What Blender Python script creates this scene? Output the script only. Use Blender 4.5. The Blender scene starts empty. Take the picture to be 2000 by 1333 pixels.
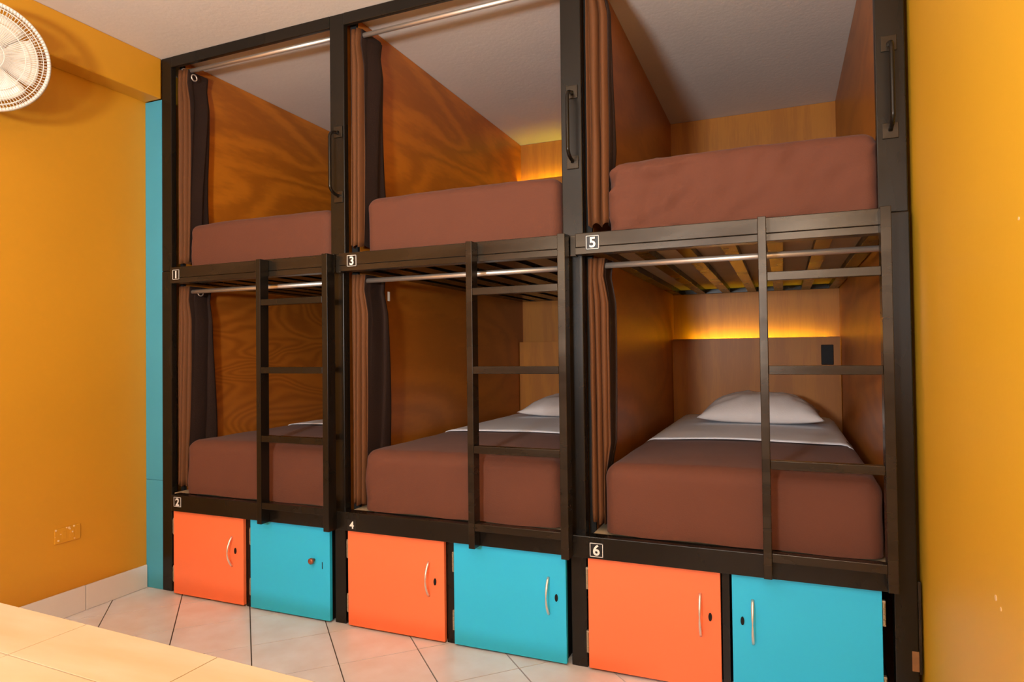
import bpy, bmesh, math, random
from mathutils import Vector, Matrix, noise
random.seed(7)
PI = math.pi
SC = bpy.context.scene
COL = SC.collection

# ------------------------------------------------------------------ camera
cam_d = bpy.data.cameras.new('camera')
cam = bpy.data.objects.new('camera', cam_d); COL.objects.link(cam)
yaw, pitch, roll = 0.39342996, 0.01703048, -0.01188269
fw = Vector((-math.sin(yaw)*math.cos(pitch), math.cos(yaw)*math.cos(pitch), math.sin(pitch)))
r0 = Vector((math.cos(yaw), math.sin(yaw), 0)); u0 = r0.cross(fw)
rt = math.cos(roll)*r0 + math.sin(roll)*u0
up = -math.sin(roll)*r0 + math.cos(roll)*u0
cam.matrix_world = Matrix(((rt.x, up.x, -fw.x, 2.71759), (rt.y, up.y, -fw.y, -2.2009), (rt.z, up.z, -fw.z, 1.09125), (0, 0, 0, 1)))
cam_d.sensor_width = 36.0; cam_d.sensor_fit = 'HORIZONTAL'
cam_d.lens = 36.0*1273.78/2000.0
cam_d.clip_start = 0.02; cam_d.clip_end = 60
SC.camera = cam

# ------------------------------------------------------------------ light, world, exposure
vs = SC.view_settings
vs.view_transform = 'Standard'; vs.look = 'None'; vs.gamma = 1.0; vs.use_curve_mapping = False
vs.exposure = 0.2
w = bpy.data.worlds.new('world'); SC.world = w; w.use_nodes = True
w.node_tree.nodes['Background'].inputs[0].default_value = (1.0, 0.86, 0.72, 1)
w.node_tree.nodes['Background'].inputs[1].default_value = 0.05
def lamp(name, kind, loc, power, col, size=0.2, target=None, spread=None):
    d = bpy.data.lights.new(name, kind); d.energy = power; d.color = col
    if kind == 'AREA':
        d.shape = 'DISK'; d.size = size
        if spread: d.spread = spread
    else: d.shadow_soft_size = size
    o = bpy.data.objects.new(name, d); COL.objects.link(o); o.location = loc
    if target: o.rotation_euler = (Vector(target)-Vector(loc)).to_track_quat('-Z', 'Y').to_euler()
    return o
lamp('room_lamp', 'POINT', (2.82, -2.45, 1.78), 24, (1.0, 0.95, 0.88), 0.09)
lamp('warm_fill_light', 'POINT', (1.25, -2.6, 1.75), 15, (1.0, 0.90, 0.74), 0.10)  # added warm fill without a fixture, lifts the left wall and floor
lamp('bounce_flash', 'AREA', (2.0, -3.1, 1.30), 100, (0.92, 0.96, 1.0), 0.3, (1.8, -2.3, 2.5))

# ------------------------------------------------------------------ materials
def lin(c):
    return tuple(((x/255)/12.92 if x/255 <= 0.04045 else ((x/255+0.055)/1.055)**2.4) for x in c)
def mat(name, rgb, rough=0.6, metal=0.0, spec=0.5, var=0.0, vscale=8.0, vstretch=(1,1,1), rgb2=None,
        bump=0.0, bscale=60.0, coat=0.0, rvar=0.0, sheen=0.0, emit=None, estr=0.0, bstretch=(1,1,1)):
    m = bpy.data.materials.new(name); m.use_nodes = True
    nt = m.node_tree; N = nt.nodes; L = nt.links
    b = N['Principled BSDF']
    b.inputs['Roughness'].default_value = rough
    b.inputs['Metallic'].default_value = metal
    b.inputs['Specular IOR Level'].default_value = spec
    b.inputs['Coat Weight'].default_value = coat
    b.inputs['Coat Roughness'].default_value = 0.15
    b.inputs['Sheen Weight'].default_value = sheen
    c = lin(rgb)
    b.inputs['Base Color'].default_value = (*c, 1)
    tc = N.new('ShaderNodeTexCoord')
    if var > 0 or rgb2:
        mp = N.new('ShaderNodeMapping'); mp.inputs['Scale'].default_value = vstretch
        nz = N.new('ShaderNodeTexNoise'); nz.inputs['Scale'].default_value = vscale; nz.inputs['Detail'].default_value = 5
        rp = N.new('ShaderNodeValToRGB'); rp.color_ramp.elements[0].position = 0.3; rp.color_ramp.elements[1].position = 0.7
        c2 = lin(rgb2) if rgb2 else tuple(x*(1-var) for x in c)
        rp.color_ramp.elements[0].color = (*c2, 1); rp.color_ramp.elements[1].color = (*c, 1)
        L.new(tc.outputs['Object'], mp.inputs[0]); L.new(mp.outputs[0], nz.inputs['Vector'])
        L.new(nz.outputs['Fac'], rp.inputs[0]); L.new(rp.outputs[0], b.inputs['Base Color'])
        if rvar > 0:
            mr = N.new('ShaderNodeMapRange'); mr.inputs[3].default_value = rough-rvar; mr.inputs[4].default_value = rough+rvar
            L.new(nz.outputs['Fac'], mr.inputs[0]); L.new(mr.outputs[0], b.inputs['Roughness'])
    if bump > 0:
        mp2 = N.new('ShaderNodeMapping'); mp2.inputs['Scale'].default_value = bstretch
        n2 = N.new('ShaderNodeTexNoise'); n2.inputs['Scale'].default_value = bscale; n2.inputs['Detail'].default_value = 4
        bp = N.new('ShaderNodeBump'); bp.inputs['Strength'].default_value = bump; bp.inputs['Distance'].default_value = 0.01
        L.new(tc.outputs['Object'], mp2.inputs[0]); L.new(mp2.outputs[0], n2.inputs['Vector'])
        L.new(n2.outputs['Fac'], bp.inputs['Height']); L.new(bp.outputs[0], b.inputs['Normal'])
    if emit:
        b.inputs['Emission Color'].default_value = (*lin(emit), 1); b.inputs['Emission Strength'].default_value = estr
    return m

def ply(name, light, dark, stretch, scale=2.2, dist=3.0, freq=9.0, contrast=(0.25, 0.75), rough=0.38, seed=0.0):
    """rotary cut plywood: contour lines of a stretched noise field give the cathedral grain"""
    m = bpy.data.materials.new(name); m.use_nodes = True
    nt = m.node_tree; N = nt.nodes; L = nt.links; b = N['Principled BSDF']
    tc = N.new('ShaderNodeTexCoord'); mp = N.new('ShaderNodeMapping')
    mp.inputs['Scale'].default_value = stretch; mp.inputs['Location'].default_value = (seed, seed*1.7, seed*0.6)
    nz = N.new('ShaderNodeTexNoise'); nz.inputs['Scale'].default_value = scale; nz.inputs['Detail'].default_value = 1.5
    nz.inputs['Roughness'].default_value = 0.45; nz.inputs['Distortion'].default_value = 0.5
    mu = N.new('ShaderNodeMath'); mu.operation = 'MULTIPLY'; mu.inputs[1].default_value = freq*6.283
    fine = N.new('ShaderNodeTexNoise'); fine.inputs['Scale'].default_value = 26; fine.inputs['Detail'].default_value = 4
    fm = N.new('ShaderNodeMath'); fm.operation = 'MULTIPLY_ADD'; fm.inputs[1].default_value = dist
    sn = N.new('ShaderNodeMath'); sn.operation = 'SINE'
    ma = N.new('ShaderNodeMapRange'); ma.inputs[1].default_value = -1; ma.inputs[2].default_value = 1
    big = N.new('ShaderNodeTexNoise'); big.inputs['Scale'].default_value = 1.1; big.inputs['Detail'].default_value = 3
    mx = N.new('ShaderNodeMix'); mx.inputs[0].default_value = 0.55
    rp = N.new('ShaderNodeValToRGB')
    rp.color_ramp.elements[0].position = contrast[0]; rp.color_ramp.elements[1].position = contrast[1]
    rp.color_ramp.elements[0].color = (*lin(dark), 1); rp.color_ramp.elements[1].color = (*lin(light), 1)
    L.new(tc.outputs['Object'], mp.inputs[0])
    for q in (nz, fine, big): L.new(mp.outputs[0], q.inputs['Vector'])
    L.new(nz.outputs['Fac'], mu.inputs[0])
    L.new(fine.outputs['Fac'], fm.inputs[0]); L.new(mu.outputs[0], fm.inputs[2]); L.new(fm.outputs[0], sn.inputs[0])
    L.new(sn.outputs[0], ma.inputs[0])
    L.new(ma.outputs[0], mx.inputs[2]); L.new(big.outputs['Fac'], mx.inputs[3])
    L.new(mx.outputs[0], rp.inputs[0]); L.new(rp.outputs[0], b.inputs['Base Color'])
    b.inputs['Roughness'].default_value = rough
    b.inputs['Coat Weight'].default_value = 0.08; b.inputs['Coat Roughness'].default_value = 0.3
    return m

M = {}
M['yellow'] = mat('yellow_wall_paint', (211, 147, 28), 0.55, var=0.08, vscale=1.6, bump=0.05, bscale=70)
M['yellow_r'] = mat('yellow_wall_paint_lamplit', (230, 174, 38), 0.5, var=0.05, vscale=1.6, bump=0.04, bscale=70)  # lighter copy of the wall yellow; nearby lamp's brightness is put into the colour
M['ceiling'] = mat('white_ceiling_plaster', (230, 220, 208), 0.9, var=0.04, vscale=3, bump=0.10, bscale=55)
M['teal_w'] = mat('teal_filler_paint', (70, 168, 196), 0.55, var=0.08, vscale=3)
M['teal'] = mat('teal_locker_laminate', (42, 196, 242), 0.5, var=0.03, vscale=4)
M['orange'] = mat('orange_locker_laminate', (255, 124, 74), 0.5, var=0.03, vscale=4)
M['black'] = mat('black_enamelled_steel', (36, 31, 25), 0.27, 0.35, 0.45, var=0.4, vscale=5, vstretch=(1, 1, 0.35), rvar=0.10, bump=0.03, bscale=14)
M['rail'] = mat('black_brushed_steel', (66, 57, 46), 0.27, 0.65, 0.5, var=0.45, vscale=4, vstretch=(0.5, 1, 3), rvar=0.10, bump=0.04, bscale=16)
M['gap'] = mat('dark_recess', (14, 12, 10), 0.8)
M['chrome'] = mat('chrome', (240, 232, 220), 0.42, 0.85, var=0.05, vscale=20)
M['hinge'] = mat('brushed_hinge_steel', (190, 176, 150), 0.35, 0.7, var=0.2, vscale=60)
M['copper'] = mat('copper_knob', (170, 105, 80), 0.35, 0.6, var=0.3, vscale=40)
M['lockblk'] = mat('black_lock_plastic', (22, 18, 18), 0.6, spec=0.3, var=0.2, vscale=50)
M['curtain'] = mat('brown_curtain_cloth', (100, 57, 20), 0.8, var=0.05, vscale=12, bump=0.1, bscale=220)
M['curtflap'] = mat('dark_curtain_flap', (44, 23, 12), 0.8, var=0.2, vscale=10, bump=0.15, bscale=180)  # darker brown for the flap end of each curtain
M['spread'] = mat('brown_bedspread_cotton', (102, 56, 36), 0.85, var=0.08, vscale=5, bump=0.15, bscale=240, sheen=0.05)
M['sheet'] = mat('white_sheet_cotton', (238, 241, 248), 0.85, var=0.02, vscale=6, bump=0.1, bscale=200)
M['pillow'] = mat('white_pillow_cotton', (236, 228, 224), 0.85, var=0.03, vscale=6, bump=0.15, bscale=200)
M['matt'] = mat('cream_mattress_ticking', (205, 192, 160), 0.9, rgb2=(150, 135, 100), vscale=90, bump=0.3, bscale=120)
M['ply1'] = ply('varnished_plywood_cathedral', (216, 128, 30), (158, 86, 18), (1, 0.42, 1.7), 1.6, 4.0, 9.0, (0.0, 0.9), seed=2.0)
M['ply1b'] = ply('varnished_plywood_fine_figure', (192, 112, 34), (150, 80, 20), (1, 0.6, 1.9), 1.9, 2.2, 24.0, (0.1, 0.95), seed=4.4)
M['ply2'] = ply('varnished_plywood_plain', (186, 112, 32), (150, 86, 22), (1, 0.5, 1.6), 1.2, 4.6, 8.0, (0.0, 1.0), seed=5.3)
M['ply3'] = ply('varnished_plywood_vertical', (196, 124, 24), (168, 98, 16), (4.0, 1, 0.4), 1.0, 5.2, 6.0, (0.0, 1.0), rough=0.55, seed=8.1)
M['under'] = mat('raw_fibreboard', (182, 156, 120), 0.85, var=0.1, vscale=8)
M['tile'] = mat('white_ceramic_tile', (236, 234, 237), 0.28, rgb2=(226, 217, 215), vscale=9, bump=0.03, bscale=30)
M['tile_b'] = mat('white_skirting_tile', (226, 222, 220), 0.35, var=0.04, vscale=6)
M['grout'] = mat('dark_grout', (84, 72, 62), 0.9, var=0.2, vscale=30)
M['beige'] = mat('beige_marbled_tile', (204, 182, 150), 0.4, rgb2=(194, 162, 120), vscale=7, vstretch=(0.5, 2.2, 1), bump=0.03, bscale=40)
M['beige_g'] = mat('beige_grout', (184, 158, 122), 0.8, var=0.1, vscale=30)
M['wood_leg'] = mat('brown_wood', (120, 78, 44), 0.6, var=0.3, vscale=9)
M['fan'] = mat('white_fan_plastic', (226, 220, 208), 0.4, var=0.02, vscale=9)
M['fanblade'] = mat('pale_fan_blade', (226, 214, 196), 0.4, var=0.02, vscale=9)
M['digit'] = mat('white_sticker_print', (240, 236, 226), 0.5, var=0.02, vscale=60)
M['plate'] = mat('black_sticker', (22, 19, 16), 0.45, var=0.1, vscale=60)
M['tag'] = mat('white_care_tag', (230, 224, 214), 0.7, var=0.03, vscale=60)
M['led'] = mat('warm_led', (255, 215, 60), 0.4, emit=(250, 240, 14), estr=110.0)
M['ledtape'] = mat('led_tape', (230, 215, 170), 0.5, var=0.05, vscale=60)
M['chip'] = mat('chipped_plaster', (240, 212, 170), 0.8, rgb2=(222, 170, 90), vscale=60)
M['shim'] = mat('bare_wood_chip', (150, 100, 54), 0.8, var=0.3, vscale=30)

# ------------------------------------------------------------------ helpers
def root_loc(o):
    v = Vector((0, 0, 0))
    while o is not None: v += o.location; o = o.parent
    return v
def obj(name, bm, m, parent=None, smooth=False, loc=None):
    """links bm (built in world coordinates) as ONE mesh object, origin at loc or the parent's place"""
    base = root_loc(parent) if parent is not None else Vector((0, 0, 0))
    org = Vector(loc) if loc is not None else base
    bm.transform(Matrix.Translation(-org))
    me = bpy.data.meshes.new(name); bm.to_mesh(me); bm.free()
    for mm in (m if isinstance(m, (list, tuple)) else [m]): me.materials.append(mm)
    if smooth:
        for p in me.polygons: p.use_smooth = True
    o = bpy.data.objects.new(name, me); COL.objects.link(o)
    o.parent = parent; o.location = org - base
    return o
def thing(name, label, cat, loc, group=None):
    o = bpy.data.objects.new(name, None); COL.objects.link(o); o.location = loc
    o.empty_display_size = 0.05
    return tag(o, label, cat, group)
def tag(o, label, cat, group=None):
    o['label'] = label; o['category'] = cat
    if group: o['group'] = group
    return o
def struct(o): o['kind'] = 'structure'; return o
def box(bm, x0, x1, y0, y1, z0, z1, bev=0.0):
    vs_ = [bm.verts.new((x, y, z)) for x in (x0, x1) for y in (y0, y1) for z in (z0, z1)]
    f = []
    for q in ((0, 1, 3, 2), (4, 6, 7, 5), (0, 4, 5, 1), (2, 3, 7, 6), (0, 2, 6, 4), (1, 5, 7, 3)):
        f.append(bm.faces.new([vs_[i] for i in q]))
    if bev > 0:
        es = list({e for ff in f for e in ff.edges})
        bmesh.ops.bevel(bm, geom=es, offset=bev, segments=2, profile=0.5, affect='EDGES')
    return bm
def bx(*a, bev=0.0): return box(bmesh.new(), *a, bev=bev)
def tube(bm, pts, r, seg=12, cap=True, rs=None):
    pts = [Vector(p) for p in pts]; n = len(pts); rings = []
    t0 = (pts[1]-pts[0]).normalized()
    a = Vector((0, 0, 1)) if abs(t0.z) < 0.9 else Vector((1, 0, 0))
    nrm = t0.cross(a).normalized()
    for i, p in enumerate(pts):
        t = (pts[min(i+1, n-1)]-pts[max(i-1, 0)]).normalized()
        nrm = (nrm - t*nrm.dot(t)).normalized(); bi = t.cross(nrm)
        rr = rs[i] if rs else r
        rings.append([bm.verts.new(p+(nrm*math.cos(2*PI*k/seg)+bi*math.sin(2*PI*k/seg))*rr) for k in range(seg)])
    for i in range(n-1):
        for k in range(seg):
            bm.faces.new((rings[i][k], rings[i][(k+1) % seg], rings[i+1][(k+1) % seg], rings[i+1][k]))
    if cap:
        bm.faces.new(rings[0][::-1]); bm.faces.new(rings[-1])
    return bm
def disc(bm, c, axis, r, h, seg=24, r2=None):
    axis = Vector(axis).normalized(); c = Vector(c)
    return tube(bm, [c, c+axis*h], r, seg, rs=[r, r2 if r2 is not None else r])

# ------------------------------------------------------------------ setting
XW, XB, XR = -0.086, 0.024, 3.078        # left wall, beam face, right wall
YB, YF, ZC = 1.95, -4.2, 2.5
fl = struct(obj('floor', bx(XW-0.1, XR+0.1, YF, YB, -0.10, -0.005), M['grout']))
def clip(poly, fn):
    out = []
    for i in range(len(poly)):
        a, b = poly[i], poly[(i+1) % len(poly)]; fa, fb = fn(a), fn(b)
        if fa >= 0: out.append(a)
        if fa*fb < 0:
            t = fa/(fa-fb); out.append((a[0]+(b[0]-a[0])*t, a[1]+(b[1]-a[1])*t))
    return out
S = 0.284; g = 0.0022; q2 = math.sqrt(0.5)
tile_i = 0
for ia in range(-14, 12):
    for ib in range(-14, 16):
        a0, a1 = 0.106+S*ia+g, 0.106+S*(ia+1)-g
        b0, b1 = -0.25+S*ib+g, -0.25+S*(ib+1)-g
        P = [(q2*(a-b), q2*(a+b)) for a, b in ((a0, b0), (a1, b0), (a1, b1), (a0, b1))]
        for fn in (lambda p: p[0]-(XW+0.001), lambda p: (XR-0.001)-p[0], lambda p: 0.07-p[1], lambda p: p[1]-(-2.6)):
            P = clip(P, fn)
            if not P: break
        if len(P) < 3: continue
        ar = 0.5*abs(sum(P[i][0]*P[(i+1) % len(P)][1]-P[(i+1) % len(P)][0]*P[i][1] for i in range(len(P))))
        if ar < 0.002: continue
        bm = bmesh.new()
        dz = random.uniform(-0.0004, 0.0004)
        top = [bm.verts.new((x, y, dz)) for x, y in P]; bot = [bm.verts.new((x, y, -0.006)) for x, y in P]
        bm.faces.new(top)
        for i in range(len(P)): bm.faces.new((top[i], bot[i], bot[(i+1) % len(P)], top[(i+1) % len(P)]))
        bmesh.ops.recalc_face_normals(bm, faces=bm.faces)
        obj('tile', bm, M['tile'], fl); tile_i += 1
struct(obj('ceiling', bx(XW-0.1, XR+0.1, YF-0.1, YB+0.1, ZC, ZC+0.1), M['ceiling']))
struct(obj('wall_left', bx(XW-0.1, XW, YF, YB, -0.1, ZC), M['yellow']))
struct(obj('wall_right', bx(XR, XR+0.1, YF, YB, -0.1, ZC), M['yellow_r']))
struct(obj('wall_back', bx(XW-0.1, XR+0.1, YB, YB+0.1, -0.1, ZC), M['yellow']))
struct(obj('wall_front', bx(XW-0.1, XR+0.1, YF-0.1, YF, -0.1, ZC), M['yellow']))
struct(obj('trim_1', bx(XW, XB-0.001, YF, 0.0, 2.308, ZC, bev=0.006), M['yellow']))
bb = struct(obj('baseboard_left', bx(XW, XW+0.004, YF, -0.002, 0.0, 0.105), M['grout']))
y = -0.003
while y > -2.6:
    y1 = y-0.296
    bm = bmesh.new(); box(bm, XW+0.003, XW+0.012, y1+0.003, y, 0.001, 0.108+random.uniform(-0.002, 0.002), bev=0.0015)
    obj('tile', bm, M['tile_b'], bb); y = y1
# teal filler between wall recess and bunk frame
t = thing('filler_panel', 'narrow teal painted board between the yellow wall and the black bunk frame', 'panel', (-0.03, 0.01, 0))
obj('board', bx(XW+0.001, XB-0.001, 0.0, 0.018, 0.5095, 2.306, bev=0.001), M['teal_w'], t)
obj('board', bx(XW+0.001, XB-0.001, 0.0, 0.018, 0.001, 0.508, bev=0.001), M['teal_w'], t)
# painted over wall socket
t = thing('wall_socket', 'yellow painted-over socket plate with chipped paint low on the left wall', 'socket', (XW, -0.37, 0.35))
obj('cover_plate', bx(XW, XW+0.006, -0.424, -0.316, 0.314, 0.378, bev=0.002), M['yellow'], t)
for a, b_ in ((-0.395, -0.376), (-0.362, -0.343)):
    obj('socket_insert', bx(XW+0.005, XW+0.0075, a, b_, 0.33, 0.362, bev=0.001), M['yellow'], t)
bm = bmesh.new()
for yy, zz, sy, sz in ((-0.420, 0.372, .004, .004), (-0.423, 0.345, .0015, .016), (-0.410, 0.328, .004, .004), (-0.376, 0.3745, .003, .0016),
                       (-0.366, 0.372, .005, .0025), (-0.362, 0.366, .003, .002), (-0.345, 0.3745, .004, .0025), (-0.352, 0.352, .0035, .004), (-0.40, 0.352, .0025, .0015), (-0.343, 0.322, .003, .0015)):
    disc(bm, (XW+0.0055, yy, zz), (1, 0, 0), max(sy, .0015), 0.0025, 7)
_o = obj('paint_chips', bm, M['chip'], t); _o['kind'] = 'stuff'
# small chips on the right wall
bm = bmesh.new()
for yy, zz, s in ((-0.72, 0.62, .006), (-0.75, 0.61, .004), (-0.66, 0.30, .004), (-0.9, 1.3, .003)):
    disc(bm, (XR+0.001, yy, zz), (-1, 0, 0), s, 0.0018, 7)
wr = bpy.data.objects['wall_right']
obj('paint_chip', bm, M['chip'], wr)

# ------------------------------------------------------------------ bunk beds
PL = [XB, 0.998, 2.003, 2.986]       # posts: left edges
PR = [0.086, 1.069, 2.078, 3.064]    # posts: right edges
IL = [0.100, 1.093, 2.097]           # interior left face
IR = [1.036, 2.044, 3.017]
LAD = [(0.690, 1.056), (1.668, 2.042), (2.653, 3.006)]
RX0 = [0.137, 1.075, 2.064]          # where the rails begin
YD = 1.91
UT, UB_, LT, LB = 1.497, 1.424, 0.462, 0.388
TEXT = {}
def digit_bm(ch, size):
    cu = bpy.data.curves.new('digit', 'FONT'); cu.body = ch; cu.size = size; cu.align_x = 'CENTER'; cu.align_y = 'CENTER'
    cu.extrude = 0.0006; cu.offset = 0.022*size; cu.resolution_u = 6
    o = bpy.data.objects.new('digit', cu); COL.objects.link(o)
    bpy.context.view_layer.update()
    me = bpy.data.meshes.new_from_object(o.evaluated_get(bpy.context.evaluated_depsgraph_get()))
    bm = bmesh.new(); bm.from_mesh(me)
    bpy.data.objects.remove(o); bpy.data.curves.remove(cu); bpy.data.meshes.remove(me)
    xs = [v.co.x for v in bm.verts]; ys = [v.co.y for v in bm.verts]
    c = Vector(((min(xs)+max(xs))/2, (min(ys)+max(ys))/2, 0))
    bm.transform(Matrix.Translation(-c))
    bm.transform(Matrix.Rotation(PI/2, 4, 'X'))
    return bm
def number_plate(parent, ch, x0, x1, z0, z1, y, frame=True):
    pl = obj('number_plate', bx(x0, x1, y-0.0012, y, z0, z1), M['plate'], parent)
    cx, cz = (x0+x1)/2, (z0+z1)/2; t_ = 0.0018; e = 0.002
    if frame:
        bm = bmesh.new()
        box(bm, x0+e, x1-e, y-0.0020, y-0.001, z1-e-t_, z1-e); box(bm, x0+e, x1-e, y-0.0020, y-0.001, z0+e, z0+e+t_)
        box(bm, x0+e, x0+e+t_, y-0.0020, y-0.001, z0+e, z1-e); box(bm, x1-e-t_, x1-e, y-0.0020, y-0.001, z0+e, z1-e)
        obj('border', bm, M['digit'], pl)
    bm = digit_bm(ch, (z1-z0)*0.98)
    bm.transform(Matrix.Translation((cx, y-0.0018, cz)))
    obj('digit', bm, M['digit'], pl)
NUMS = [('1', (0.152, 0.196, 1.438, 1.486), '2', (0.155, 0.203, 0.408, 0.455)),
        ('3', (1.114, 1.162, 1.439, 1.487), '4', (1.108, 1.150, 0.394, 0.434)),
        ('5', (2.101, 2.150, 1.437, 1.487), '6', (2.100, 2.149, 0.394, 0.444))]
BL = ['black steel bunk bed numbered 1 and 2, at the left beside the teal strip',
      'black steel bunk bed numbered 3 and 4, the middle one of three',
      'black steel bunk bed numbered 5 and 6, at the right against the yellow wall']
def grab_handle(parent, cx, z0, z1, yf=0.0):
    bm = bmesh.new(); pts = []
    r = 0.045
    pts.append((cx, yf-0.004, z1)); 
    for k in range(7):
        a = k/6*PI/2; pts.append((cx, yf-0.008-0.05*math.sin(a), z1-0.006-0.03*(1-math.cos(a))))
    for k in range(7):
        a = PI/2-k/6*PI/2; pts.append((cx, yf-0.008-0.05*math.sin(a), z0+0.006+0.03*(1-math.cos(a))))
    pts.append((cx, yf-0.004, z0))
    h = obj('grab_handle', tube(bm, pts, 0.0065, 10), M['black'], parent, smooth=True)
    for zz in (z0, z1):
        obj('mounting_plate', bx(cx-0.021, cx+0.021, yf-0.005, yf, zz-0.023, zz+0.023, bev=0.0015), M['rail'], h)
    return h
LEDP = [0, .055, .1, .135, .16, .2, .235, .27, .31, .345, .385, .42, .46, .5, .55, .595, .66, .72]
bunks = []
for k in range(3):
    x0, x1 = IL[k], IR[k]
    b = thing('bunk_bed', BL[k], 'bunk bed', ((x0+x1)/2, 0.9, 0)); bunks.append(b)
    # posts: slim upper length set back, lower length proud of it
    posts = [(PL[k], PR[k])] + ([(PL[3], PR[3])] if k == 2 else [])
    for (a, c_) in posts:
        bm = bmesh.new()
        box(bm, a, c_, 0.0, 0.028, 1.49, ZC-0.001, bev=0.003)
        box(bm, a if k == 0 else a+0.018, c_, -0.012 if k else -0.001, 0.028, 0.0, 1.489, bev=0.003)
        obj('post', bm, M['black'], b)
    obj('post_return', bx(PR[k]-0.004, IL[k]-0.0005, 0.052, 0.068, 0.02, ZC-0.002), M['gap'], b)
    obj('top_rail', bx(PR[k]-0.001, PL[k+1]+0.001, -0.001, 0.018, 2.449, ZC-0.001, bev=0.003), M['black'], b)
    # bed rails: square tube over an angle, joint visible
    xe = LAD[k][1]-0.004 if k < 2 else 2.99
    bm = bmesh.new()
    box(bm, RX0[k], xe, -0.05, -0.002, UB_+0.0235, UT, bev=0.0025)
    box(bm, RX0[k], xe, -0.0495, -0.002, UB_, UB_+0.0228, bev=0.0012)
    obj('bed_rail', bm, M['rail'], b)
    bm = bmesh.new()
    box(bm, RX0[k]-(0.025 if k else 0), xe, -0.05, -0.002, LB, LT, bev=0.0025)
    obj('bed_rail', bm, M['black'], b)
    if k:
        obj('bracket', bx(RX0[k]-0.022, RX0[k]-0.001, -0.040, -0.012, UB_-0.004, UT-0.004, bev=0.002), M['rail'], b)
    # plywood: side panels, back panels (upper and lower)
    s1 = M['ply1'] if k == 0 else M['ply2']
    for (za, zb) in ((0.02, 1.463), (1.465, ZC-0.002)):
        obj('side_panel', bx(x0-0.012, x0, 0.069, YD, za, zb), (M['ply1'] if za > 1 else M['ply1b']) if k == 0 else (M['ply1'] if (k == 1 and za > 1) else M['ply2']), b)
        obj('side_panel', bx(x1, x1+0.012, 0.03, YD, za, zb), M['ply2'], b)
        obj('back_panel', bx(x0-0.012, x1+0.012, YD+0.001, YD+0.013, za, zb), M['ply3'], b)
    # mattress boards and the bars that carry the upper one
    obj('bed_board', bx(x0+0.002, x1-0.002, 0.0, YD-0.002, 0.443, 0.458), M['under'], b)
    obj('bed_board', bx(x0+0.002, x1-0.002, 0.0, YD-0.002, 1.457, 1.471), M['under'], b)
    nb = 7 if k == 2 else 8
    wbar = 0.048 if k == 2 else 0.082
    for i in range(nb):
        xc = x0+0.03+(x1-x0-0.06)*i/(nb-1)
        obj('bed_bar', bx(xc-wbar/2, xc+wbar/2, 0.002, YD-0.035, 1.430, 1.4565, bev=0.001), M['black'], b)
    obj('cross_bar', bx(x0+0.001, x1-0.001, YD-0.034, YD-0.004, 1.430, 1.4565, bev=0.001), M['black'], b)
    # headboards with the LED tape hidden behind them
    for lvl, zt in ((0, 1.157), (1, 2.235)):
        zb = 0.46 if lvl == 0 else 1.475
        h = obj('headboard', bx(x0+0.003, x1-0.003, 1.835, 1.849, zb, zt, bev=0.001), M['ply3'], b)
        on = (k == 2 and lvl == 0) or (k == 1 and lvl == 1)
        obj('led_tape', bx(x0+0.1, x1-0.07, 1.8495, 1.852, zt-0.016, zt-0.004), M['ledtape'], h)
        if on:
            bm = bmesh.new()
            for p_ in LEDP:
                xx = (x0+0.115 if k == 2 else x0+0.02)+p_*(1.0 if k == 2 else 1.18)
                box(bm, xx, xx+0.014, 1.8521, 1.856, zt-0.014, zt-0.006)
            ld = obj('led', bm, M['led'], h); ld['kind'] = 'stuff'
        if lvl == 0 and k == 2:
            so = obj('power_socket', bx(2.915, 2.977, 1.826, 1.8345, 1.000, 1.112, bev=0.003), M['lockblk'], h)
        elif lvl == 0 and k == 1:
            pass
    # locker dividers
    dv = [(0.547, 0.574), (1.532, 1.563), (2.524, 2.548)][k]
    obj('locker_divider', bx(dv[0], dv[1], -0.012, 0.028, 0.0, LB+0.001, bev=0.001), M['black'], b)
    n = NUMS[k]
    number_plate(b, n[0], *n[1], -0.05)
    number_plate(b, n[2], *n[3], -0.05, frame=(k != 1))
grab_handle(bunks[1], 1.040, 1.738, 2.008)
grab_handle(bunks[2], 2.045, 1.758, 2.008)
grab_handle(bunks[2], 3.022, 1.732, 1.992)
obj('wood_chip', bx(3.046, 3.0645, -0.0135, -0.001, 0.157, 0.215, bev=0.002), M['shim'], bunks[2])
obj('side_strip', bx(3.0645, 3.072, -0.012, 0.0, 0.15, 0.415, bev=0.001), M['rail'], bunks[2])

# ------------------------------------------------------------------ ladders
LL = ['narrow black metal ladder on the leftmost bunk, beside number 1',
      'black metal ladder on the middle bunk, right of number 3',
      'black metal ladder on the rightmost bunk, next to the yellow wall']
for k, (a, c_) in enumerate(LAD):
    t = thing('ladder', LL[k], 'ladder', ((a+c_)/2, -0.075, 0.39), 'bunk ladders')
    zb = 0.39 if k < 2 else 0.402
    for (xa, xb_) in ((a, a+0.024), (c_-0.027, c_)):
        obj('ladder_rail', bx(xa, xb_, -0.100, -0.052, zb, 1.492, bev=0.0015), M['rail'] if k else M['black'], t)
    for zt in (1.323, 1.041, 0.757, 0.480):
        obj('rung', bx(a+0.0245, c_-0.0275, -0.099, -0.070, zt-0.026, zt, bev=0.0015), M['rail'] if k else M['black'], t)

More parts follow.
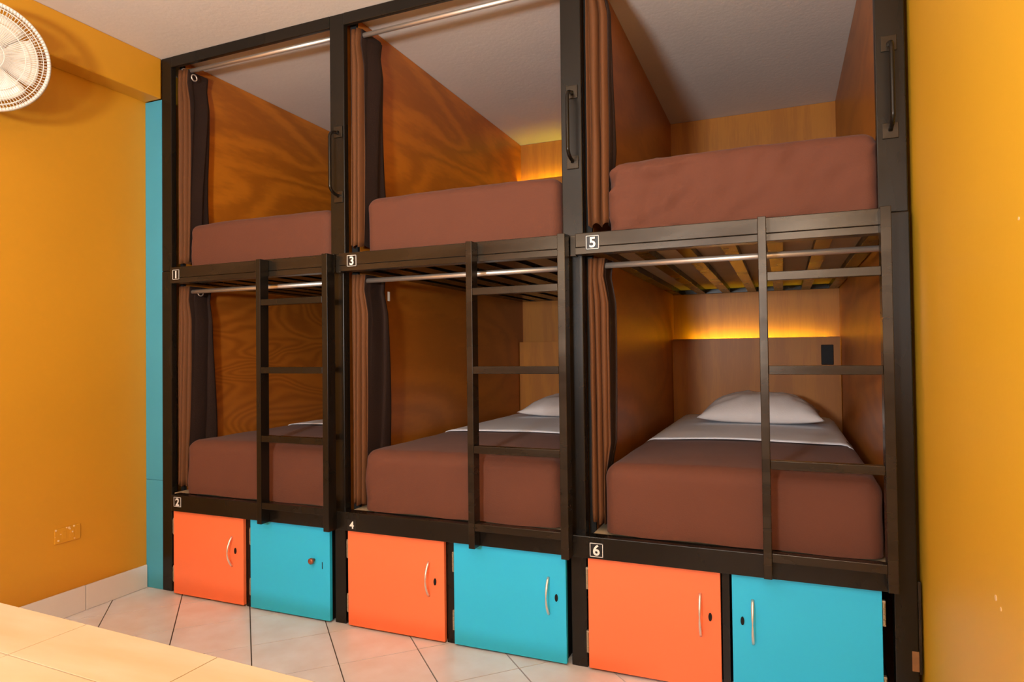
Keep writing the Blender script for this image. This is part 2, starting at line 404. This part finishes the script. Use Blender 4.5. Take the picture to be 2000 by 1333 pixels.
# ------------------------------------------------------------------ lockers
def locker(x0, x1, z0, z1, m, side, kind, label):
    t = thing('locker', label, 'locker', ((x0+x1)/2, 0.1, 0), 'lockers under the bunks')
    bm = bmesh.new()
    a, c_ = x0+0.012, x1-0.012
    box(bm, a, a+0.012, 0.001, 0.45, 0.002, 0.38); box(bm, c_-0.012, c_, 0.001, 0.45, 0.002, 0.38)
    box(bm, a+0.0121, c_-0.0121, 0.001, 0.45, 0.002, 0.014); box(bm, a+0.0121, c_-0.0121, 0.438, 0.45, 0.0141, 0.38)
    obj('carcass', bm, M['gap'], t)
    d = obj('door', bx(x0, x1, -0.030, -0.013, z0, z1, bev=0.001), m, t)
    hx = {'r': x0, 'l': x1}[side]       # hinge edge; handle sits on the other side
    s = 1 if side == 'r' else -1
    for zz in (z1-0.075, z0+0.085):
        hb = bmesh.new()
        box(hb, min(hx-s*0.0095, hx-s*0.0005), max(hx-s*0.0095, hx-s*0.0005), -0.026, -0.0125, zz-0.037, zz+0.037, bev=0.001)
        for q in (-0.024, -0.008, 0.008, 0.024): tube(hb, [(hx-s*0.005, -0.026, zz+q-0.007), (hx-s*0.005, -0.026, zz+q+0.007)], 0.004, 8)
        obj('hinge', hb, M['hinge'], t)
    return t, d
def handle(d, x, z0, z1):
    bm = bmesh.new(); pts = []; rs = []
    for i in range(17):
        u = i/16; pts.append((x, -0.031-0.028*math.sin(PI*u)**0.85, z0+(z1-z0)*u))
        rs.append(0.0022+0.0026*abs(math.cos(PI*u))**0.8)
    tube(bm, pts, 0.004, 10, rs=rs)
    obj('handle', bm, M['chrome'], d, smooth=True)
def lock(d, x, z):
    bm = bmesh.new()
    vs_ = []
    n = 20
    ring = [(x+0.0055*math.cos(2*PI*i/n), z+0.013*math.sin(2*PI*i/n)) for i in range(n)]
    f1 = [bm.verts.new((a, -0.030, c_)) for a, c_ in ring]; f2 = [bm.verts.new((a, -0.0335, c_)) for a, c_ in ring]
    bm.faces.new(f2)
    for i in range(n): bm.faces.new((f1[i], f1[(i+1) % n], f2[(i+1) % n], f2[i]))
    bmesh.ops.recalc_face_normals(bm, faces=bm.faces)
    obj('lock', bm, M['lockblk'], d)
D = [(0.130, 0.546, 0.010, 0.386, 'orange', 'r', 'orange locker door under the leftmost bunk, below number 2'),
     (0.586, 1.004, 0.008, 0.384, 'teal', 'r', 'teal locker door with round copper knob, under the leftmost bunk'),
     (1.094, 1.530, 0.008, 0.384, 'orange', 'r', 'orange locker door under the middle bunk, below number 4'),
     (1.571, 2.008, 0.008, 0.384, 'teal', 'r', 'teal locker door with chrome handle under the middle bunk'),
     (2.088, 2.521, 0.010, 0.386, 'orange', 'r', 'orange locker door under the rightmost bunk, below number 6'),
     (2.556, 2.971, 0.012, 0.392, 'teal', 'l', 'teal locker door hinged on its right side, under the rightmost bunk')]
HX = [0.482, None, 1.464, 1.944, 2.459, 2.617]
LX = [(0.502, 0.240), None, (1.491, 0.228), (1.973, 0.232), (2.489, 0.240), (2.586, 0.242)]
for i, (a, c_, z0, z1, m, sd, lab) in enumerate(D):
    t, d = locker(a, c_, z0, z1, M[m], sd, i, lab)
    if HX[i]:
        handle(d, HX[i], 0.172 if i < 4 else 0.176, 0.300 if i < 4 else 0.311); lock(d, *LX[i])
    else:
        bm = bmesh.new(); c0 = Vector((0.926, -0.030, 0.248))
        tube(bm, [c0, c0+Vector((0, -0.012, 0)), c0+Vector((0, -0.016, 0)), c0+Vector((0, -0.024, 0)), c0+Vector((0, -0.028, 0))], 0.01, 18,
             rs=[0.006, 0.006, 0.0125, 0.0125, 0.009])
        obj('knob', bm, M['copper'], d, smooth=True)
        obj('keyhole', bx(0.9655, 0.9685, -0.0312, -0.0295, 0.215, 0.243), M['lockblk'], d)

# ------------------------------------------------------------------ curtain rods
def rod(xa, xb_, y, za, zb, r, label, flange=None):
    t = thing('curtain_rod', label, 'curtain rod', ((xa+xb_)/2, y, (za+zb)/2), 'chrome curtain rods')
    f = lambda x: za+(zb-za)*(x-xa)/(xb_-xa)
    obj('rod', tube(bmesh.new(), [(xa, y, za), (xb_, y, zb)], r, 16), M['chrome'], t, smooth=True)
    for x, s in ((xa, 1), (xb_, -1)):
        obj('end_socket', disc(bmesh.new(), (x, y, f(x)), (s, 0, 0), r*1.9, 0.006, 18), M['chrome'], t)
    return t
RN = ['left', 'middle', 'right']
for k in range(3):
    rod(IL[k]+0.001, IR[k]-0.001, 0.06, 1.394, 1.394, 0.010, 'chrome rod under number %s carrying the lower curtain of the %s bunk' % ('135'[k], RN[k]))
    rod(IL[k]+0.001, IR[k]-0.001, 0.06, [2.445, 2.420, 2.43][k], [2.437, 2.428, 2.43][k], 0.010, 'chrome rod near the ceiling above the %s bunk' % RN[k])

# ------------------------------------------------------------------ curtains
def curtain(k, zt, zb, label, flap, npl=3.6, xw=0.078, drift=0.0, flare=0.0, seed=0):
    x0 = PR[k]+0.005
    prof_n = 72; rows = 30
    bm = bmesh.new(); grid = []
    for j in range(rows+1):
        v = j/rows; z = zt+(zb-zt)*v
        row = []
        for i in range(prof_n+1):
            u = i/prof_n
            pinch = 0.75+0.25*min(1, abs(v-0.06)*9)
            if u < 0.62:
                s = u/0.62
                ph = s*npl*2*PI + 0.5*math.sin(v*2.2+seed+s*3)
                amp = 0.016*(0.65+0.35*v+0.2*math.sin(s*7+seed))*(1.0 if v > 0.08 else 0.8)
                x = x0 + s*xw*pinch*(1+flare*v) + 0.004*math.cos(ph*1.0)
                yy = 0.036 + amp*math.sin(ph)
            else:
                s = (u-0.62)/0.38
                x = x0 + xw*pinch*(1+flare*v) + 0.006*math.sin(s*9+seed+v*2)*s + flap[0]*s
                yy = 0.036 + (flap[1]+0.012*math.sin(v*5+seed))*s + 0.01*math.sin(s*11+v*3)
            x += drift*v + 0.003*noise.noise(Vector((u*5, v*4, seed)))
            up_ = zt > 2
            lim = (0.172, 1.156, 2.164)[k] if up_ else (0.171, 1.147, 2.137)[k]
            zb_ = 1.80 if up_ else 0.77
            wgt = max(0.0, min(1.0, (zb_-z)/0.12)); 
            if x > lim: x = x+(lim-0.0005-0.002*(x-lim)/0.05-x)*wgt
            row.append(bm.verts.new((x, yy, z+0.006*math.sin(u*20+seed)*(v > 0.99))))
        grid.append(row)
    for j in range(rows):
        for i in range(prof_n):
            f = bm.faces.new((grid[j][i], grid[j+1][i], grid[j+1][i+1], grid[j][i+1]))
            f.material_index = 0 if i/prof_n < 0.62 else 1
    o = obj('curtain', bm, [M['curtain'], M['curtflap']], smooth=True, loc=(x0+0.04, 0.06, zb))
    tag(o, label, 'curtain', 'brown bunk curtains')
    md = o.modifiers.new('thick', 'SOLIDIFY'); md.thickness = 0.0015
    return o
ca = curtain(0, 2.445, 1.528, 'brown curtain gathered at the top left bunk, above number 1', (-0.012, 0.135), 2.6, 0.066, seed=1)
curtain(1, 2.440, 1.535, 'brown curtain gathered in the upper middle bunk, above number 3', (0.000, 0.165), 2.4, 0.062, seed=2)
curtain(2, 2.445, 1.535, 'brown curtain gathered in the upper right bunk, above number 5', (0.010, 0.05), 2.1, 0.080, drift=0.004, seed=3)
cb = curtain(0, 1.418, 0.487, 'brown curtain in the lower left bunk, above number 2', (-0.008, 0.155), 2.6, 0.075, drift=-0.006, flare=-0.25, seed=4)
cm = curtain(1, 1.418, 0.478, 'brown curtain with small white tag in the lower middle bunk', (0.000, 0.165), 3.4, 0.074, flare=-0.15, seed=5)
curtain(2, 1.418, 0.490, 'brown curtain in the lower right bunk, between numbers 5 and 6', (0.004, 0.10), 3.6, 0.072, drift=0.002, seed=6)
for cc, (gx, gy, gz) in ((ca, (0.166, 0.060, 2.408)), (cb, (0.174, 0.085, 1.390))):
    bm = bmesh.new(); n1, n2 = 24, 8
    rg = [[bm.verts.new((gx+0.003*math.sin(2*PI*j/n2), gy+(0.015+0.003*math.cos(2*PI*j/n2))*math.cos(2*PI*i/n1), gz+(0.015+0.003*math.cos(2*PI*j/n2))*math.sin(2*PI*i/n1))) for j in range(n2)] for i in range(n1)]
    for i in range(n1):
        for j in range(n2): bm.faces.new((rg[i][j], rg[(i+1) % n1][j], rg[(i+1) % n1][(j+1) % n2], rg[i][(j+1) % n2]))
    obj('grommet', bm, M['chrome'], cc, smooth=True)
tg = bmesh.new(); box(tg, 1.150, 1.151, 0.186, 0.201, 1.318, 1.358)
tgo = obj('care_tag', tg, M['tag'], cm); tgo['label'] = 'small white tag at the curtain edge'

# ------------------------------------------------------------------ bedding
def soft_box(x0, x1, y0, y1, z0, z1, r, amp=0.003, crown=0.012, step=0.03, seed=0.0, keep=None, wr=0.0, rz=None, sag=0.0, flat=True):
    bm = bmesh.new()
    X = (x0+x1)/2; Yc = (y0+y1)/2; Zc = (z0+z1)/2
    hx, hy, hz = (x1-x0)/2, (y1-y0)/2, (z1-z0)/2
    r = min(r, hz*0.98)
    cache = {}
    def vert(p):
        key = tuple(round(c, 5) for c in p)
        if key in cache: return cache[key]
        px, py, pz = p
        if flat and pz < 0:
            q = Vector((max(-hx+r, min(hx-r, px)), max(-hy+r, min(hy-r, py)), pz))
            d = Vector((px, py, pz))-q
        else:
          q = Vector((max(-hx+r, min(hx-r, px)), max(-hy+r, min(hy-r, py)), max(-hz+r, min(hz-r, pz))))
          d = Vector(p)-q
        if d.length > 1e-9:
            n = d.normalized(); co = q+n*r
        else:
            n = Vector((0, 0, -1)); co = q.copy()
        top = max(0.0, (co.z/hz))
        co.z += crown*top*(1-(co.x/hx)**2)*(1-0.6*(abs(co.y)/hy)**4)
        W = Vector((co.x+seed, co.y, co.z))
        nn = noise.fractal(W*7, 1.0, 2.0, 3)*amp
        if wr:
            for th, f1, f2, w_ in ((0.55, 13, 2.2, 1.0), (1.25, 10, 2.0, 0.8), (0.05, 16, 3.0, 0.5)):
                a = W.x*math.cos(th)+W.z*math.sin(th); b_ = -W.x*math.sin(th)+W.z*math.cos(th)+0.15*W.y
                r_ = 1-min(1, abs(noise.noise(Vector((b_*f1, a*f2+th*9, W.y*1.5+seed))))*3.2)
                nn += wr*w_*(1-0.85*max(0, n.z))*abs(n.y)**0.7*(r_**2-0.3)*max(0, min(1, 0.4+noise.noise(Vector((W.x*3, W.z*3, seed+4)))*1.6))
        co += n*nn
        v = bm.verts.new((X+co.x, Yc+co.y, Zc+co.z)); cache[key] = v; return v
    def lin_(h):
        # denser near the edges so that the rounding reads
        n = max(2, int((2*h-2*r)/step)); a = [-h+r+(2*h-2*r)*i/n for i in range(n+1)]
        e = [r*math.tan(PI/4*i/5) for i in range(1, 6)]
        return [-h+r-q for q in e[::-1]] + a + [h-r+q for q in e]
    ax, ay, az = lin_(hx), lin_(hy), lin_(hz)
    def face(A, B, fn, flip):
        for i in range(len(A)-1):
            for j in range(len(B)-1):
                q = [fn(A[i], B[j]), fn(A[i+1], B[j]), fn(A[i+1], B[j+1]), fn(A[i], B[j+1])]
                if flip: q = q[::-1]
                try: bm.faces.new([vert(p) for p in q])
                except ValueError: pass
    face(ax, ay, lambda a, b: (a, b, hz), False); face(ax, ay, lambda a, b: (a, b, -hz), True)
    face(ax, az, lambda a, b: (a, -hy, b), False); face(ax, az, lambda a, b: (a, hy, b), True)
    face(ay, az, lambda a, b: (hx, a, b), False); face(ay, az, lambda a, b: (-hx, a, b), True)
    if keep:
        kill = [f for f in bm.faces if not keep(f)]
        bmesh.ops.delete(bm, geom=kill, context='FACES')
    return bm
MX = [(0.176, 0.985), (1.152, 1.985), (2.142, 2.985)]
ZM0, ZM1 = 0.462, 0.703
bn = ['leftmost bunk, above number 2', 'middle bunk, above number 4', 'rightmost bunk, above number 6']
for k in range(3):
    a, c_ = MX[k]
    cx = (a+c_)/2
    m = obj('mattress', soft_box(a+0.008, c_-0.008, 0.022, 1.828, ZM0, ZM1-0.006, 0.055, amp=0.0, crown=0.012, seed=k*3.1), M['sheet'], smooth=True, loc=(cx, 0.9, ZM0))
    tag(m, 'mattress in a white sheet on the lower berth of the '+bn[k], 'mattress', 'lower berth mattresses')
    fold = 0.95
    sp = soft_box(a, c_, -0.014, fold, ZM0+0.002, ZM1, 0.050, amp=0.0025, crown=0.012, seed=k*5.3+1,
                  keep=lambda f: f.calc_center_median().z > ZM0+0.0045 and f.calc_center_median().y < fold-0.07, wr=0.008)
    for v in sp.verts:      # the blanket bulges less where it is tucked in, and dips at the corners
        if v.co.z < ZM0+0.03: v.co.z = max(v.co.z, ZM0+0.0025+0.004*(0.5+0.5*math.sin(v.co.x*23+k)))
    o = obj('bedspread', sp, M['spread'], smooth=True, loc=(cx, 0.4, ZM0))
    tag(o, 'brown bedspread tucked over the lower mattress of the '+bn[k], 'bedspread', 'lower berth bedspreads')
    # folded white sheet
    bm = bmesh.new(); nu, nv = 40, 22; grid = []
    for j in range(nv+1):
        row = []
        for i in range(nu+1):
            u = -1+2*i/nu; v = j/nv
            x = cx+(c_-a)/2*u*1.004
            edge = 0.60+0.02*u+0.05*u*u+0.008*math.sin(5*u+k)
            yy = edge+(1.79-edge)*v
            z = ZM1+0.0165*(1-u*u)*(1-0.6*(abs((yy-0.94)/0.88))**4) + 0.0035
            if abs(u) > 0.86:
                s = (abs(u)-0.86)/0.14; z -= 0.050*s**2.2
            z += 0.0028*noise.noise(Vector((x*5, yy*14, k*7.0)))
            row.append(bm.verts.new((x, yy, z)))
        grid.append(row)
    for j in range(nv):
        for i in range(nu): bm.faces.new((grid[j][i], grid[j][i+1], grid[j+1][i+1], grid[j+1][i]))
    o = obj('sheet', bm, M['sheet'], smooth=True, loc=(cx, 1.2, ZM1))
    tag(o, 'white flat sheet folded over the bedspread in the '+bn[k], 'sheet', 'white folded sheets')
    md = o.modifiers.new('thick', 'SOLIDIFY'); md.thickness = 0.003; md.offset = 1
# upper mattresses wrapped in brown
un = ['leftmost bunk, above number 1', 'middle bunk, above number 3', 'rightmost bunk, above number 5']
UX = [(0.176, 0.985), (1.160, 1.990), (2.168, 2.995)]
for k in range(3):
    a, c_ = UX[k]
    zt = [1.700, 1.724, 1.745][k]
    o = obj('mattress', soft_box(a, c_, 0.012, 1.825, 1.473, zt, 0.042, amp=0.0035, crown=0.014, seed=k*4.7+11, wr=[0.005, 0.008, 0.020][k], step=0.02), M['spread'], smooth=True, loc=((a+c_)/2, 0.9, 1.473))
    tag(o, 'mattress under a brown bedspread on the upper berth of the '+un[k], 'mattress', 'upper berth mattresses')

def pillow(cx, cy, z, wx, wy, h, label, seed):
    bm = bmesh.new(); n = 36; m_ = 26
    for sgn in (1, -1):
        g_ = []
        for j in range(m_+1):
            row = []
            for i in range(n+1):
                u = -1+2*i/n; v = -1+2*j/m_
                t_ = max(0.0, (1-abs(u)**2.6))**0.55*max(0.0, (1-abs(v)**2.4))**0.55
                x = cx+wx/2*u*(1-0.07*(1-v*v)) ; yy = cy+wy/2*v*(1-0.07*(1-u*u))
                wk = 0.010*noise.noise(Vector((u*1.6+v*2.4+seed, v*2.6-u*3.5, sgn)))+0.006*noise.noise(Vector((u*7+seed, v*4+u*4, 2.0)))
                if sgn > 0: zz = z+h*0.16+h*0.84*t_ + wk*t_*1.3
                else: zz = z+h*0.16*(1-t_)
                zz += 0.012*abs(u*v)**3
                row.append(bm.verts.new((x, yy, zz)))
            g_.append(row)
        for j in range(m_):
            for i in range(n):
                q = (g_[j][i], g_[j][i+1], g_[j+1][i+1], g_[j+1][i])
                bm.faces.new(q if sgn > 0 else q[::-1])
    bmesh.ops.remove_doubles(bm, verts=bm.verts, dist=0.0008)
    o = obj('pillow', bm, M['pillow'], smooth=True, loc=(cx, cy, z))
    tag(o, label, 'pillow', 'white pillows'); return o
pillow(2.605, 1.40, 0.719, 0.58, 0.50, 0.152, 'white pillow on the lower right bed beneath the glowing light strip', 1.0)
pillow(1.625, 1.44, 0.719, 0.60, 0.46, 0.130, 'white pillow on the lower middle bed, partly behind the ladder', 4.0)

# ------------------------------------------------------------------ foreground tiled table
tt = thing('tiled_table', 'beige marbled tiled tabletop in the near left corner', 'table', (1.6, -1.85, 0))
TZ = 0.62; ty1 = -1.412; tx0, tx1 = 0.75, 2.12; ang = -0.0315
def trot(bm): bmesh.ops.rotate(bm, cent=(1.293, ty1, 0), matrix=Matrix.Rotation(ang, 3, 'Z'), verts=bm.verts)
bm = bx(tx0, tx1, -2.32, ty1, TZ-0.035, TZ-0.006, bev=0.003); trot(bm); obj('tabletop', bm, M['beige_g'], tt)
xs = [tx0+0.002, 0.94, 1.258, 1.576, 1.894, tx1-0.002]; ys = [ty1, ty1-0.125, ty1-0.443, ty1-0.761, -2.318]
for i in range(len(xs)-1):
    for j in range(len(ys)-1):
        bm = bx(xs[i]+0.001, xs[i+1]-0.001, ys[j+1]+0.001, ys[j]-0.001*(j > 0), TZ-0.007, TZ, bev=0.0006); trot(bm)
        obj('tile', bm, M['beige'], tt)
for xa, ya in ((0.82, -1.52), (2.02, -1.56), (0.82, -2.22), (2.02, -2.26)):
    obj('leg', bx(xa-0.03, xa+0.03, ya-0.03, ya+0.03, 0.0, TZ-0.036, bev=0.004), M['wood_leg'], tt)

# ------------------------------------------------------------------ wall fan
FC = Vector((0.165, -0.815, 2.150)); FR = 0.188
fan = thing('wall_fan', 'white round fan with a fine wire guard, high on the left wall', 'fan', (XB, -0.83, 2.12))
ax = Vector((0.80, -0.52, -0.20)).normalized()
ex = Vector((-ax.y, ax.x, 0)).normalized(); ez = ax.cross(ex) * -1
if ez.z < 0: ez = -ez
def fp(r, a, d): return FC + ex*(r*math.cos(a)) + ez*(r*math.sin(a)) + ax*d
def guard(depth_fn, n, r0_, r1_, name, rings):
    bm = bmesh.new()
    for i in range(n):
        a = 2*PI*i/n
        pts = [fp(r0_+(r1_-r0_)*s/7, a+0.10*(s/7), depth_fn(r0_+(r1_-r0_)*s/7)) for s in range(8)]
        tube(bm, pts, 0.0010, 4, cap=False)
    o = obj(name, bm, M['fan'], fan); o['kind'] = 'stuff'
    bm = bmesh.new()
    for rr in rings:
        pts = [fp(rr, 2*PI*i/72, depth_fn(rr)) for i in range(73)]
        tube(bm, pts, 0.0014, 5, cap=False)
    obj('guard_ring', bm, M['fan'], fan)
ff = lambda r: 0.035*math.sqrt(max(0, 1-(r/FR)**2))**0.8+0.012
fb = lambda r: -0.060*math.sqrt(max(0, 1-(r/FR)**2))**0.8-0.012
guard(ff, 110, 0.040, FR-0.004, 'front_guard', (0.055, 0.115, 0.148, 0.166))
guard(fb, 90, 0.045, FR-0.004, 'rear_guard', (0.06, 0.12, 0.16))
bm = bmesh.new()
n_ = 96; prof = [(FR-0.012, 0.016), (FR-0.004, 0.019), (FR, 0.012), (FR, -0.012), (FR-0.004, -0.018), (FR-0.012, -0.015)]
rg = [[bm.verts.new(fp(r, 2*PI*i/n_, d)) for (r, d) in prof] for i in range(n_)]
for i in range(n_):
    for j in range(len(prof)):
        bm.faces.new((rg[i][j], rg[(i+1) % n_][j], rg[(i+1) % n_][(j+1) % len(prof)], rg[i][(j+1) % len(prof)]))
obj('guard_rim', bm, M['fan'], fan, smooth=True)
obj('front_cap', disc(bmesh.new(), FC+ax*0.043, ax, 0.044, 0.008, 32, 0.036), M['fan'], fan)
obj('hub', disc(bmesh.new(), FC-ax*0.02, ax, 0.026, 0.04, 24), M['fan'], fan)
for b_i in range(5):
    bm = bmesh.new(); g_ = []
    for i in range(9):
        r = 0.024+0.128*i/8; row = []
        for j in range(9):
            a = b_i*2*PI/5+(j/8-0.5)*(0.8+0.42*math.sin(PI*min(1, i/8*0.8)))
            row.append(bm.verts.new(fp(r, a, 0.026*(j/8-0.5))))
        g_.append(row)
    for i in range(8):
        for j in range(8): bm.faces.new((g_[i][j], g_[i+1][j], g_[i+1][j+1], g_[i][j+1]))
    o = obj('blade', bm, M['fanblade'], fan, smooth=True)
    md = o.modifiers.new('thick', 'SOLIDIFY'); md.thickness = 0.002
obj('motor_housing', tube(bmesh.new(), [FC-ax*0.06, FC-ax*0.075, FC-ax*0.12, FC-ax*0.14], 0.05, 24, rs=[0.05, 0.056, 0.05, 0.03]), M['fan'], fan, smooth=True)
mp_ = Vector((XW, -0.80, 2.03))
obj('wall_arm', tube(bmesh.new(), [FC-ax*0.11, FC-ax*0.12+Vector((-0.03, 0, -0.06)), mp_+Vector((0.03, 0, 0.02)), mp_+Vector((0.008, 0, 0))], 0.013, 12), M['fan'], fan, smooth=True)
obj('wall_plate', bx(XW, XW+0.012, -0.85, -0.75, 1.97, 2.10, bev=0.004), M['fan'], fan)
